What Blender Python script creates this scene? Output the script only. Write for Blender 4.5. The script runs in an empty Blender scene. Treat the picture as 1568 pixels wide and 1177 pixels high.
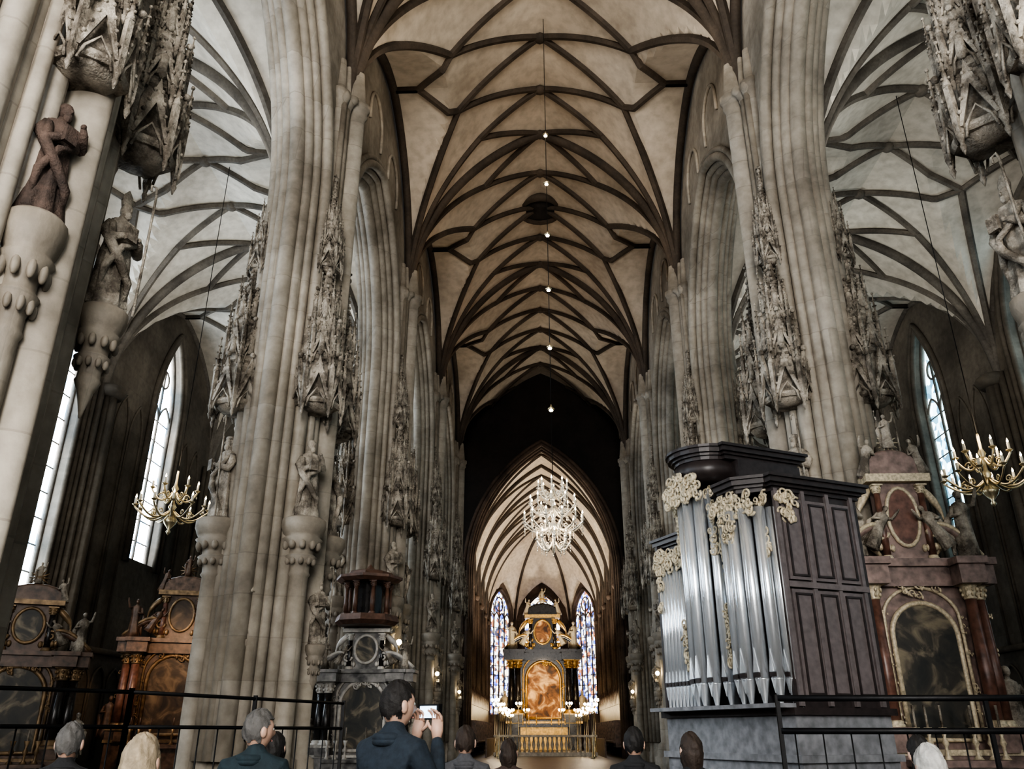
import bpy, math, random
from mathutils import Vector, Matrix
random.seed(7)
pi=math.pi
sc=bpy.context.scene
col=sc.collection
try:
    sc.view_settings.view_transform='AgX'; sc.view_settings.look='AgX - High Contrast'; sc.view_settings.exposure=-0.28
except Exception as e: print(e)

# ------------------------------------------------------------------ materials
def newmat(name):
    m=bpy.data.materials.new(name); m.use_nodes=True
    nt=m.node_tree; b=nt.nodes['Principled BSDF']; return m,nt,b
def stone(name,c1,c2,rough=.8,scale=.9,joints=True,bump=.35,p0=.36,p1=.66,jf=.35):
    m,nt,b=newmat(name); N=nt.nodes; L=nt.links
    tc=N.new('ShaderNodeTexCoord')
    n1=N.new('ShaderNodeTexNoise'); n1.inputs['Scale'].default_value=scale; n1.inputs['Detail'].default_value=8; n1.inputs['Roughness'].default_value=.65
    L.new(tc.outputs['Object'],n1.inputs['Vector'])
    r=N.new('ShaderNodeValToRGB'); r.color_ramp.elements[0].position=p0; r.color_ramp.elements[1].position=p1
    r.color_ramp.elements[0].color=(*c2,1); r.color_ramp.elements[1].color=(*c1,1)
    L.new(n1.outputs['Fac'],r.inputs['Fac'])
    out=r.outputs['Color']
    n2=N.new('ShaderNodeTexNoise'); n2.inputs['Scale'].default_value=scale*14; n2.inputs['Detail'].default_value=6
    L.new(tc.outputs['Object'],n2.inputs['Vector'])
    mx=N.new('ShaderNodeMix'); mx.data_type='RGBA'; mx.blend_type='MULTIPLY'; mx.inputs[0].default_value=.4
    r2=N.new('ShaderNodeValToRGB'); r2.color_ramp.elements[0].position=.3; r2.color_ramp.elements[0].color=(.45,.43,.4,1); r2.color_ramp.elements[1].position=.6
    L.new(n2.outputs['Fac'],r2.inputs['Fac'])
    L.new(out,mx.inputs[6]); L.new(r2.outputs['Color'],mx.inputs[7]); out=mx.outputs[2]
    hgt=n2.outputs['Fac']
    if joints:
        sp=N.new('ShaderNodeSeparateXYZ'); L.new(tc.outputs['Object'],sp.inputs[0])
        ad=N.new('ShaderNodeMath'); ad.operation='ADD'; L.new(sp.outputs[0],ad.inputs[0]); L.new(sp.outputs[1],ad.inputs[1])
        cb=N.new('ShaderNodeCombineXYZ'); L.new(ad.outputs[0],cb.inputs[0]); L.new(sp.outputs[2],cb.inputs[1])
        br=N.new('ShaderNodeTexBrick'); br.inputs['Scale'].default_value=1.0
        br.inputs['Brick Width'].default_value=1.3; br.inputs['Row Height'].default_value=.8; br.inputs['Mortar Size'].default_value=.012
        br.inputs['Color1'].default_value=(1,1,1,1); br.inputs['Color2'].default_value=(.62,.58,.52,1); br.inputs['Mortar'].default_value=(.5,.48,.45,1)
        L.new(cb.outputs[0],br.inputs['Vector'])
        m2=N.new('ShaderNodeMix'); m2.data_type='RGBA'; m2.blend_type='MULTIPLY'; m2.inputs[0].default_value=jf
        L.new(out,m2.inputs[6]); L.new(br.outputs['Color'],m2.inputs[7]); out=m2.outputs[2]
    L.new(out,b.inputs['Base Color'])
    b.inputs['Roughness'].default_value=rough
    bp=N.new('ShaderNodeBump'); bp.inputs['Strength'].default_value=bump; bp.inputs['Distance'].default_value=.05
    L.new(hgt,bp.inputs['Height']); L.new(bp.outputs[0],b.inputs['Normal'])
    return m
def simple(name,c,rough=.5,metal=0,var=.35,scale=6,bump=.1):
    m,nt,b=newmat(name); N=nt.nodes; L=nt.links
    tc=N.new('ShaderNodeTexCoord'); n=N.new('ShaderNodeTexNoise'); n.inputs['Scale'].default_value=scale; n.inputs['Detail'].default_value=5
    L.new(tc.outputs['Object'],n.inputs['Vector'])
    r=N.new('ShaderNodeValToRGB'); r.color_ramp.elements[0].position=.3; r.color_ramp.elements[1].position=.7
    r.color_ramp.elements[0].color=(*[x*(1-var) for x in c],1); r.color_ramp.elements[1].color=(*[min(1,x*(1+var)) for x in c],1)
    L.new(n.outputs['Fac'],r.inputs['Fac']); L.new(r.outputs['Color'],b.inputs['Base Color'])
    b.inputs['Roughness'].default_value=rough; b.inputs['Metallic'].default_value=metal
    bp=N.new('ShaderNodeBump'); bp.inputs['Strength'].default_value=bump; bp.inputs['Distance'].default_value=.02
    L.new(n.outputs['Fac'],bp.inputs['Height']); L.new(bp.outputs[0],b.inputs['Normal'])
    return m
def emit(name,c,s):
    m,nt,b=newmat(name); b.inputs['Base Color'].default_value=(*c,1)
    b.inputs['Emission Color'].default_value=(*c,1); b.inputs['Emission Strength'].default_value=s; return m
def stained(name,cols,s,scale=3.0):
    m,nt,b=newmat(name); N=nt.nodes; L=nt.links
    tc=N.new('ShaderNodeTexCoord'); v=N.new('ShaderNodeTexVoronoi'); v.inputs['Scale'].default_value=scale
    L.new(tc.outputs['Object'],v.inputs['Vector'])
    sp=N.new('ShaderNodeSeparateColor'); L.new(v.outputs['Color'],sp.inputs[0])
    r=N.new('ShaderNodeValToRGB'); r.color_ramp.interpolation='CONSTANT'
    el=r.color_ramp.elements
    while len(el)<len(cols): el.new(.5)
    for i,c in enumerate(cols):
        el[i].position=i/len(cols); el[i].color=(*c,1)
    L.new(sp.outputs[0],r.inputs['Fac'])
    L.new(r.outputs['Color'],b.inputs['Emission Color']); b.inputs['Emission Strength'].default_value=s
    b.inputs['Base Color'].default_value=(.1,.1,.12,1); b.inputs['Roughness'].default_value=.2
    return m
def painting(name,c1,c2,c3,sc_=1.6):
    m,nt,b=newmat(name); N=nt.nodes; L=nt.links
    tc=N.new('ShaderNodeTexCoord'); n=N.new('ShaderNodeTexNoise'); n.inputs['Scale'].default_value=sc_; n.inputs['Detail'].default_value=7; n.inputs['Distortion'].default_value=1.2
    L.new(tc.outputs['Object'],n.inputs['Vector'])
    r=N.new('ShaderNodeValToRGB'); e=r.color_ramp.elements; e[0].position=.38; e[0].color=(*c1,1); e[1].position=.66; e[1].color=(*c3,1)
    k=e.new(.52); k.color=(*c2,1)
    L.new(n.outputs['Fac'],r.inputs['Fac']); L.new(r.outputs['Color'],b.inputs['Base Color']); b.inputs['Roughness'].default_value=.5
    return m

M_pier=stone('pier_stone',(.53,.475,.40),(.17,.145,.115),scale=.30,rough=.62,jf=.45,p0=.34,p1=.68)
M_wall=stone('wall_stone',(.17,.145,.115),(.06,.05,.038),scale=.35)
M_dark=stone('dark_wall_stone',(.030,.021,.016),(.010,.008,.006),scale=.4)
M_choirwall=stone('choir_wall_stone',(.16,.11,.08),(.045,.03,.022),scale=.5)
M_carve=stone('carved_stone',(.50,.445,.37),(.10,.082,.062),scale=2.2,joints=False,bump=.6,p0=.40,p1=.62,rough=.6)
M_statue2=stone('weathered_brown_statue',(.14,.095,.075),(.045,.032,.026),scale=2.6,joints=False,bump=.5)
M_rib=stone('rib_stone',(.090,.068,.050),(.038,.029,.021),scale=.8,joints=False)
M_riba=stone('aisle_rib_stone',(.17,.15,.125),(.075,.065,.054),scale=.8,joints=False)
M_ribc=stone('choir_rib_stone',(.10,.075,.055),(.05,.038,.03),scale=.8,joints=False)
M_plaster=stone('nave_vault_plaster',(.62,.55,.46),(.40,.34,.27),scale=.2,joints=False,bump=.08)
M_plaster_a=stone('aisle_vault_plaster',(.68,.64,.56),(.42,.385,.33),scale=.25,joints=False,bump=.08)
M_plaster_c=stone('choir_vault_plaster',(.76,.67,.55),(.54,.45,.35),scale=.25,joints=False,bump=.08)
M_floor=stone('floor_stone',(.16,.145,.13),(.08,.073,.066),scale=1.2,rough=.35)
M_gold=simple('gilding',(.60,.39,.15),.38,.7)
M_goldpale=simple('pale_gilt_carving',(.54,.46,.33),.5,.15,scale=20)
M_black=simple('black_marble',(.020,.017,.016),.25)
M_redm=simple('red_marble',(.15,.075,.055),.35,var=.5)
M_pinkm=simple('pink_marble',(.21,.15,.13),.4,var=.5)
M_white=simple('pale_marble',(.45,.42,.38),.5,var=.35)
M_greym=simple('veined_grey_marble',(.15,.14,.13),.35,var=.8,scale=4)
M_brown=simple('altar_brown_wood',(.10,.060,.040),.45,var=.6)
M_bronze=simple('dull_gilding',(.20,.135,.075),.45,.4,var=.5)
M_lant=simple('lantern_brown_wood',(.11,.060,.042),.45,var=.4)
M_wood=simple('organ_dark_wood',(.034,.026,.025),.4,var=.3,scale=9)
M_woodl=simple('organ_panel_wood',(.14,.118,.116),.4,var=.2,scale=9)
M_pipe=simple('organ_pipe_tin',(.82,.85,.88),.27,.78,var=.05,scale=3,bump=.02)
M_case=simple('organ_plinth_grey',(.20,.20,.21),.5)
M_iron=simple('wrought_iron',(.012,.012,.013),.5,.5)
M_brass=simple('brass',(.70,.60,.40),.3,.85,var=.1)
M_crystal=simple('crystal',(.92,.88,.80),.12,.5,var=.1)
M_candle=simple('candle_wax',(.85,.80,.68),.5,var=.05)
M_flame=emit('candle_bulb',(1,.82,.55),12)
M_bulb=emit('warm_bulb',(1,.80,.50),50)
M_lamp=emit('chain_lamp_bulb',(1,.84,.58),14)
M_winL=stained('stained_glass_left',[(.9,.95,1),(.70,.86,1),(1,1,1),(.30,.54,.8),(.80,.92,1)],20,scale=2.2)
M_winR=stained('stained_glass_right',[(.40,.60,.68),(.10,.24,.32),(.70,.85,.90),(.06,.15,.22),(.5,.68,.75)],6,scale=3)
M_winA=stained('stained_glass_apse',[(.9,.92,1),(.06,.12,.70),(.85,.75,.6),(.35,.12,.05),(.6,.75,1),(.03,.04,.08),(1,.9,.7),(.03,.03,.05)],4.2,scale=3.2)
M_west=emit('west_window_glass',(1,.98,.95),32)
M_paint1=painting('oil_painting',(.010,.012,.010),(.035,.03,.022),(.22,.18,.12))
M_paint3=painting('brown_altarpiece',(.02,.012,.008),(.06,.036,.02),(.18,.12,.07))
M_paint2=painting('high_altar_painting',(.05,.022,.012),(.30,.13,.045),(.9,.62,.32),.9)

# ------------------------------------------------------------------ mesh builder
class MB:
    def __init__(s): s.v=[];s.f=[];s.m=[];s.s=[];s.T=None
    def add(s,vs,fs,mat=0,smooth=False):
        o=len(s.v)
        if s.T is not None: vs=[s.T@Vector(v) for v in vs]
        s.v+= [tuple(v) for v in vs]
        for f in fs:
            s.f.append([i+o for i in f]); s.m.append(mat); s.s.append(smooth)
    def box(s,c,d,mat=0,rz=0,R=None):
        x,y,z=[k/2 for k in d]; c=Vector(c)
        vs=[Vector((a*x,b*y,e*z)) for a in(-1,1) for b in(-1,1) for e in(-1,1)]
        if rz: R=Matrix.Rotation(rz,3,'Z')
        if R is not None: vs=[R@v for v in vs]
        vs=[v+c for v in vs]
        s.add(vs,[(0,1,3,2),(4,6,7,5),(0,4,5,1),(2,3,7,6),(0,2,6,4),(1,5,7,3)],mat)
    def tube(s,pts,r,n=8,mat=0,cap=True,smooth=True,closed=False):
        pts=[Vector(p) for p in pts]; k=len(pts)
        rr=r if isinstance(r,(list,tuple)) else [r]*k
        vs=[];fs=[]
        prev=None
        for i,p in enumerate(pts):
            if closed: t=(pts[(i+1)%k]-pts[i-1])
            else: t=(pts[min(i+1,k-1)]-pts[max(i-1,0)])
            if t.length<1e-9: t=Vector((0,0,1))
            t.normalize()
            if prev is None:
                a=Vector((0,0,1)) if abs(t.z)<.9 else Vector((1,0,0))
                u=t.cross(a).normalized()
            else:
                u=(prev-t*prev.dot(t))
                if u.length<1e-6: u=t.orthogonal()
                u.normalize()
            prev=u; w=t.cross(u)
            for j in range(n):
                a=2*pi*j/n; vs.append(p+(u*math.cos(a)+w*math.sin(a))*rr[i])
        rng=k if closed else k-1
        for i in range(rng):
            for j in range(n):
                a=i*n+j;b=i*n+(j+1)%n;c=((i+1)%k)*n+(j+1)%n;d=((i+1)%k)*n+j
                fs.append((a,b,c,d))
        if cap and not closed:
            fs.append(tuple(range(n-1,-1,-1))); fs.append(tuple((k-1)*n+j for j in range(n)))
        s.add(vs,fs,mat,smooth)
    def lathe(s,prof,c=(0,0,0),n=16,mat=0,sx=1,sy=1,fold=None,smooth=True,ph=0):
        c=Vector(c);vs=[];fs=[]
        for i,(r,z) in enumerate(prof):
            for j in range(n):
                a=2*pi*j/n+ph; q=r*(fold(a,i/(len(prof)-1)) if fold else 1)
                vs.append(c+Vector((q*math.cos(a)*sx,q*math.sin(a)*sy,z)))
        for i in range(len(prof)-1):
            for j in range(n):
                fs.append((i*n+j,i*n+(j+1)%n,(i+1)*n+(j+1)%n,(i+1)*n+j))
        fs.append(tuple(range(n-1,-1,-1))); fs.append(tuple((len(prof)-1)*n+j for j in range(n)))
        s.add(vs,fs,mat,smooth)
    def sph(s,c,r,mat=0,nu=10,nv=7):
        if not isinstance(r,(tuple,list)): r=(r,r,r)
        c=Vector(c);vs=[c+Vector((0,0,-r[2]))];fs=[]
        for i in range(1,nv):
            t=-pi/2+pi*i/nv
            for j in range(nu):
                a=2*pi*j/nu; vs.append(c+Vector((r[0]*math.cos(t)*math.cos(a),r[1]*math.cos(t)*math.sin(a),r[2]*math.sin(t))))
        vs.append(c+Vector((0,0,r[2]))); top=len(vs)-1
        for j in range(nu):
            fs.append((0,1+(j+1)%nu,1+j)); fs.append((top,1+(nv-2)*nu+j,1+(nv-2)*nu+(j+1)%nu))
        for i in range(nv-2):
            for j in range(nu):
                fs.append((1+i*nu+j,1+i*nu+(j+1)%nu,1+(i+1)*nu+(j+1)%nu,1+(i+1)*nu+j))
        s.add(vs,fs,mat,True)
    def prism(s,poly,thick,F,mat=0):
        n=len(poly)
        vs=[F(u,-thick/2,z) for u,z in poly]+[F(u,thick/2,z) for u,z in poly]
        fs=[tuple(range(n)),tuple(range(2*n-1,n-1,-1))]+[(i,i+n,(i+1)%n+n,(i+1)%n) for i in range(n)]
        s.add(vs,fs,mat)
    def mesh(s,name,mats):
        me=bpy.data.meshes.new(name); me.from_pydata(s.v,[],s.f)
        for m in mats: me.materials.append(m)
        me.polygons.foreach_set('material_index',s.m); me.polygons.foreach_set('use_smooth',s.s); me.update()
        return me
    def obj(s,name,mats,loc=(0,0,0),rz=0,parent=None):
        return place(name,s.mesh(name,mats),loc,rz,parent)
def place(name,me,loc=(0,0,0),rz=0,parent=None,scale=None):
    o=bpy.data.objects.new(name,me); col.objects.link(o); o.location=loc; o.rotation_euler=(0,0,rz)
    if scale: o.scale=scale if isinstance(scale,(tuple,list)) else (scale,)*3
    if parent: o.parent=parent
    return o

def parch(d,a,h):
    R=(a*a+h*h)/(2*a); q=R*R-(d+R-a)**2
    return math.sqrt(max(0,q))
def arch_path(uc,a,zs,h,z0,n=14):
    left=[]
    for i in range(n+1):
        d=a*(math.cos(pi/2*i/n)); left.append((d,zs+parch(d,a,h)))
    P=[(uc-a,z0)] if z0<zs-.01 else []
    P+=[(uc-d,z) for d,z in left]+[(uc+d,z) for d,z in reversed(left[:-1])]
    if z0<zs-.01: P+=[(uc+a,z0)]
    return P
def arch_wall(mb,F,u0,u1,uc,a,zs,h,zsill,zt,w0,w1,mat=0,zb=0):
    n=14
    us=[uc-a*math.cos(pi/2*i/n) for i in range(n+1)]+[uc+a*math.sin(pi/2*i/n) for i in range(1,n+1)]
    for w in (w0,w1):
        for a0,a1 in((u0,uc-a),(uc+a,u1)):
            if a1-a0>1e-4: mb.add([F(a0,w,zb),F(a1,w,zb),F(a1,w,zt),F(a0,w,zt)],[(0,1,2,3)],mat)
        if zsill>zb: mb.add([F(uc-a,w,zb),F(uc+a,w,zb),F(uc+a,w,zsill),F(uc-a,w,zsill)],[(0,1,2,3)],mat)
        for i in range(len(us)-1):
            za=zs+parch(abs(us[i]-uc),a,h); zc=zs+parch(abs(us[i+1]-uc),a,h)
            mb.add([F(us[i],w,za),F(us[i+1],w,zc),F(us[i+1],w,zt),F(us[i],w,zt)],[(0,1,2,3)],mat)
    P=arch_path(uc,a,zs,h,zsill,n)
    if zsill>zb: P=P+[P[0]]
    vs=[];fs=[]
    for u,z in P: vs+=[F(u,w0,z),F(u,w1,z)]
    for i in range(len(P)-1): fs.append((2*i,2*i+1,2*i+3,2*i+2))
    mb.add(vs,fs,mat)

# ------------------------------------------------------------------ layout
B=10.65
PY=[6.85+B*k for k in range(-2,6)]     # pier rows
PX=6.1; YE=54.0; YW=-14.45
ZN=17.4; HN=8.1
def vaultz(x,y,xc,a,zs,h,hl,bounds):
    zb=zs+parch(min(abs(x-xc),a),a,h)
    zl=zs
    for b0,b1 in zip(bounds[:-1],bounds[1:]):
        if b0-1e-6<=y<=b1+1e-6:
            hb=(b1-b0)/2; zl=zs+parch(min(abs(y-(b0+b1)/2),hb),hb,hl); break
    return max(zb,zl)
def vault(name,mat,ribmat,xc,a,zs,h,hl,bounds,ycut,rr=.12,net='star',hole=None):
    mb=MB(); nx=56; per=32
    xs=[xc+a*math.sin(-pi/2+pi*i/nx) for i in range(nx+1)]
    ys=[]
    for b0,b1 in zip(bounds[:-1],bounds[1:]):
        for i in range(per): ys.append(b0+(b1-b0)*.5*(1-math.cos(pi*i/per)))
    ys.append(bounds[-1]); ys=[y for y in ys if y<=ycut]+([ycut] if ycut<bounds[-1] else [])
    vs=[(x,y,vaultz(x,y,xc,a,zs,h,hl,bounds)) for y in ys for x in xs]; w=nx+1
    fs=[(j*w+i,j*w+i+1,(j+1)*w+i+1,(j+1)*w+i) for j in range(len(ys)-1) for i in range(nx)]
    mb.add(vs,fs,0,False)
    def line(s0,t0,s1,t1,b0,b1,r,pw=1):
        n=24; P=[]
        for i in range(n+1):
            q=(i/n)**pw
            s=s0+(s1-s0)*q; t=t0+(t1-t0)*q; y=b0+t*(b1-b0); x=xc+s*a
            if y>ycut: continue
            P.append((x,y,vaultz(x,y,xc,a,zs,h,hl,bounds)-.05))
        if len(P)>1: mb.tube(P,r,6,1,smooth=False)
    for b0,b1 in zip(bounds[:-1],bounds[1:]):
        if b0<ycut:
            P=[]
            for i in range(41):
                s=math.sin(-pi/2+pi*i/40); P.append((xc+s*a*.99,b0,vaultz(xc+s*a,b0,xc,a,zs,h,hl,bounds)-.08))
            mb.tube(P,rr*1.5,8,1)
        for sg in(-1,1):
            P=[]
            for i in range(31):
                y=b0+(b1-b0)*.5*(1-math.cos(pi*i/30))
                if y<=ycut: P.append((xc+sg*a*.985,y,vaultz(xc+sg*a,y,xc,a,zs,h,hl,bounds)-.05))
            if len(P)>1: mb.tube(P,rr*1.2,6,1)
        if net=='cross':
            for sg in(-1,1):
                for mt in(0,1): line(sg*.995,mt,0,.5,b0,b1,rr,1.7)
            continue
        for sg in(-1,1):
            for mt in(0,1):
                def T(t): return 1-t if mt else t
                A1=(.46*sg,T(.15)); A2=(.58*sg,T(.37)); C0=(0,T(0)); C1=(0,T(.25)); C2=(0,T(.5)); S=(sg*.995,T(0)); Bn=(.82*sg,T(.5))
                for p,q in [(C0,A1),(C1,A1),(C1,A2),(C2,A2),(Bn,A2),(Bn,(.99*sg,T(.5)))]: line(p[0],p[1],q[0],q[1],b0,b1,rr)
                for p in(A1,A2): line(S[0],S[1],p[0],p[1],b0,b1,rr*1.05,2)
        for t in(0,.25,.5,.75):
            y=b0+t*(b1-b0)
            if y<ycut: mb.sph((xc,y,zs+h-.12),(rr*1.9,rr*1.9,rr*1.3),1,8,5)
    if hole:
        z=zs+h
        ring=[(xc+1.0*math.cos(t*pi/10),hole+1.0*math.sin(t*pi/10),z-.24) for t in range(20)]
        mb.tube(ring,.2,6,1,closed=True)
        mb.lathe([(.97,z-.32),(.95,z-.3)],(xc,hole,0),20,2)
    return mb.obj(name,[mat,ribmat,M_dark])

vault('ceiling_nave',M_plaster,M_rib,0,5.45,ZN,HN,5.7,PY,YE,.135,hole=(PY[4]+PY[5])/2)
WX=17.0
AA=(WX-.0-6.75)/2; XA=6.75+AA; ZA=13.4
vault('ceiling_aisle_left',M_plaster_a,M_riba,-XA,AA,ZA,6.7,6.2,PY,YE,.125)
vault('ceiling_aisle_right',M_plaster_a,M_riba,XA,AA,ZA,6.7,6.2,PY,YE,.125)

mb=MB(); mb.box((0,36,-.1),(36,104,.2)); mb.obj('floor',[M_floor])

# ------------------------------------------------------------------ piers
def pier_mesh():
    mb=MB(); n=320; RP=1.14
    def base(a):
        c,s_=abs(math.cos(a)),abs(math.sin(a)); p=1.32
        return RP/((c**p+s_**p)**(1/p))
    def r(a):
        rb=base(a)
        q=(a/(2*pi)*16)%2
        if q<.58 or q>1.42:
            d=q if q<.58 else q-2
            return rb*(.71+.32*math.sqrt(max(0,1-(d/.58)**2)))
        d=(q-1)/.42
        return rb*(.71+.17*math.sqrt(max(0,1-(d/.6)**2)))
    lev=[(0,1.28),(.5,1.28),(.56,1.18),(1.0,1.14),(1.1,1.0),(6,1),(12,1),(16.9,1.0),(17.0,1.06),(17.15,1.05),(17.25,1.13),(17.42,1.13),(17.5,1.0),(18.6,.9)]
    vs=[];fs=[]
    for z,k in lev:
        for i in range(n):
            a=2*pi*i/n; q=r(a)
            if k>1.1: q=q*.3+.7*base(a)
            vs.append((q*k*math.cos(a),q*k*math.sin(a),z))
    for l in range(len(lev)-1):
        for i in range(n): fs.append((l*n+i,l*n+(i+1)%n,(l+1)*n+(i+1)%n,(l+1)*n+i))
    mb.add(vs,fs,0,True)
    for a in (pi,pi/2,-pi/2):
        mb.lathe([(.16,12.9),(.2,13.0),(.16,13.05),(.19,13.3),(.30,13.5),(.30,13.6),(.15,13.7)],(1.05*math.cos(a),1.05*math.sin(a),0),10,0)
    return mb.mesh('pier',[M_pier])
me_pier=pier_mesh()

def folds(k,amp,ph=0):
    return lambda a,t: 1+amp*(1-t*.6)*math.sin(k*a+ph+3*t)+.5*amp*math.sin((2*k+1)*a-2*t)
def statue_mesh(kind,mat):
    mb=MB()
    rob=[(.30,0),(.29,.12),(.26,.35),(.235,.65),(.22,.9),(.19,1.08),(.21,1.22),(.235,1.36),(.20,1.46),(.09,1.53),(.065,1.6)]
    mb.lathe(rob,n=40,sx=1,sy=.75,fold=folds(7,.14,kind))
    mb.tube([(-.22,-.05,1.36),(-.27,-.15,1.0),(-.1,-.24,.7),(.12,-.22,.45),(.2,-.1,.15)],[.06,.08,.07,.06,.04],8)
    mb.tube([(.20,-.08,1.36),(.12,-.22,1.1),(-.12,-.25,.95),(-.24,-.12,.6),(-.22,-.05,.1)],[.04,.05,.05,.06,.03],8)
    mb.sph((0,-.02,1.70),(.085,.10,.125),0,12,9)
    mb.sph((0,-.115,1.69),(.018,.03,.035)); mb.sph((0,-.07,1.60),(.06,.06,.08))
    if kind==0: mb.lathe([(.09,1.76),(.11,1.86),(.08,1.98),(.01,2.08)],n=10,sy=.5)
    elif kind==1: mb.sph((0,.01,1.75),(.10,.11,.10))
    else: mb.lathe([(.1,1.77),(.105,1.82),(.085,1.82),(.09,1.84)],n=12); mb.sph((0,.03,1.7),(.11,.09,.17))
    for sg in(-1,1):
        q=.12 if kind==1 and sg==1 else 0
        mb.tube([(.2*sg,0,1.38),(.29*sg,-.02,1.2),(.28*sg,-.1,1.05+q),(.14*sg,-.27,1.12+2*q),(.09*sg,-.30,1.14+2.4*q)],[.075,.085,.08,.055,.035],8)
        mb.sph((.08*sg,-.31,1.15+2.4*q),(.035,.045,.04))
    if kind!=1: mb.tube([(.30,-.24,.0),(.26,-.28,1.1),(.25,-.28,2.1)],.02,6); mb.tube([(.25,-.28,2.1),(.22,-.28,2.22),(.13,-.28,2.2),(.14,-.28,2.1)],.02,6)
    mb.box((-.08,-.33,1.16),(.18,.06,.24))
    return mb.mesh('statue_k%d'%kind,[mat])
ST=[statue_mesh(i,M_carve) for i in range(3)]
STR=statue_mesh(1,M_statue2)

def canopy_mesh():
    mb=MB()
    def pinn(x,y,z,h,w):
        mb.box((x,y,z+h*.25),(w,w,h*.5)); mb.lathe([(w*.85,z+h*.5),(w*.7,z+h*.53),(w*.45,z+h*.6),(.008,z+h)],(x,y,0),6)
        for k in range(4):
            zz=z+h*(.58+.1*k); rr=w*(.75-.14*k)
            for q in range(4):
                a=q*pi/2; mb.sph((x+rr*math.cos(a),y+rr*math.sin(a),zz),w*.28,0,5,4)
        mb.sph((x,y,z+h),w*.42,0,6,4)
    z=0
    tiers=[(.52,1.3),(.40,1.15),(.27,1.0)]
    for ti,(r,h) in enumerate(tiers):
        mb.lathe([(r*.95,z+.15),(r*1.05,z+.2),(r*1.05,z+.26),(r*.72,z+.3),(r*.7,z+h*.9),(r*.85,z+h*.93),(r*.85,z+h)],n=6,smooth=False,ph=pi/6)
        for i in range(6):
            a=i*pi/3; c,s_=math.cos(a),math.sin(a)
            ap=r*.95
            def F(u,w,zz,c=c,s_=s_,ap=ap): return Vector(((ap+w)*c-u*s_,(ap+w)*s_+u*c,zz))
            wd=r*.5
            mb.prism([(-wd,z+.2),(-wd*.82,z+.2),(0,z+.62*h),(wd*.82,z+.2),(wd,z+.2),(0,z+h*.95)],.07,F)
            mb.tube([F(-wd*.8,.02,z),F(-wd*.6,.02,z+.22),F(0,.02,z+.45),F(wd*.6,.02,z+.22),F(wd*.8,.02,z)],.022,5)
            mb.sph(F(0,.02,z+h*1.0),.055*(1.2-.2*ti),0,6,5)
            for k in range(1,5):
                for sg in(-1,1):
                    q=k/5; mb.sph(F(sg*wd*(1-q),.03,z+.2+(h*.75)*q+.03),.036,0,5,4)
            if ti>0:
                x,y=(r*.95)*c,(r*.95)*s_
                mb.lathe([(.09,z+.25),(.07,z+.5),(.08,z+.62),(.03,z+.68)],(x,y,0),8); mb.sph((x,y,z+.74),.045,0,6,5)
            a2=a+pi/6
            px,py=r*1.08*math.cos(a2),r*1.08*math.sin(a2)
            pinn(px,py,z+.1,h*1.25,.085*(1-.15*ti))
            mb.lathe([(.01,z-.22),(.05,z-.1),(.03,z-.05),(.07,z+.1)],(px,py,0),6)
        z+=h*.86
    mb.lathe([(.2,z),(.14,z+.1),(.1,z+.4),(.02,z+1.5)],n=6,smooth=False)
    for k in range(7):
        for q in range(6):
            a=q*pi/3; rr=.14-.016*k; mb.sph((rr*math.cos(a),rr*math.sin(a),z+.15+.18*k),.04,0,5,4)
    mb.sph((0,0,z+1.5),.08); mb.box((0,0,z+1.65),(.22,.05,.05)); mb.box((0,0,z+1.65),(.05,.05,.22))
    mb.lathe([(.3,.05),(.42,.18),(.42,.22),(.1,.25)],n=12)
    return mb.mesh('canopy',[M_carve])
CAN=canopy_mesh()
def bracket_mesh(colm=True):
    mb=MB()
    pr=[(.24,0),(.24,.5),(.19,.6),(.19,5.0-.6)] if colm else [(.02,3.9),(.08,4.1),(.15,4.3)]
    mb.lathe(pr+[(.23,4.45),(.2,4.5),(.2,4.62),(.33,4.8),(.25,4.86),(.25,4.95),(.42,5.15),(.36,5.2),(.40,5.25),(.46,5.4),(.46,5.55),(.38,5.6)],n=20)
    for i in range(10):
        a=i*pi/5
        mb.sph((.34*math.cos(a),.34*math.sin(a),5.02),(.07,.07,.1),0,8,6); mb.sph((.27*math.cos(a),.27*math.sin(a),4.7),(.06,.06,.08),0,8,6)
    return mb.mesh('statue_bracket',[M_pier])
BRK=bracket_mesh(); BRK2=bracket_mesh(False)
k=0
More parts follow.
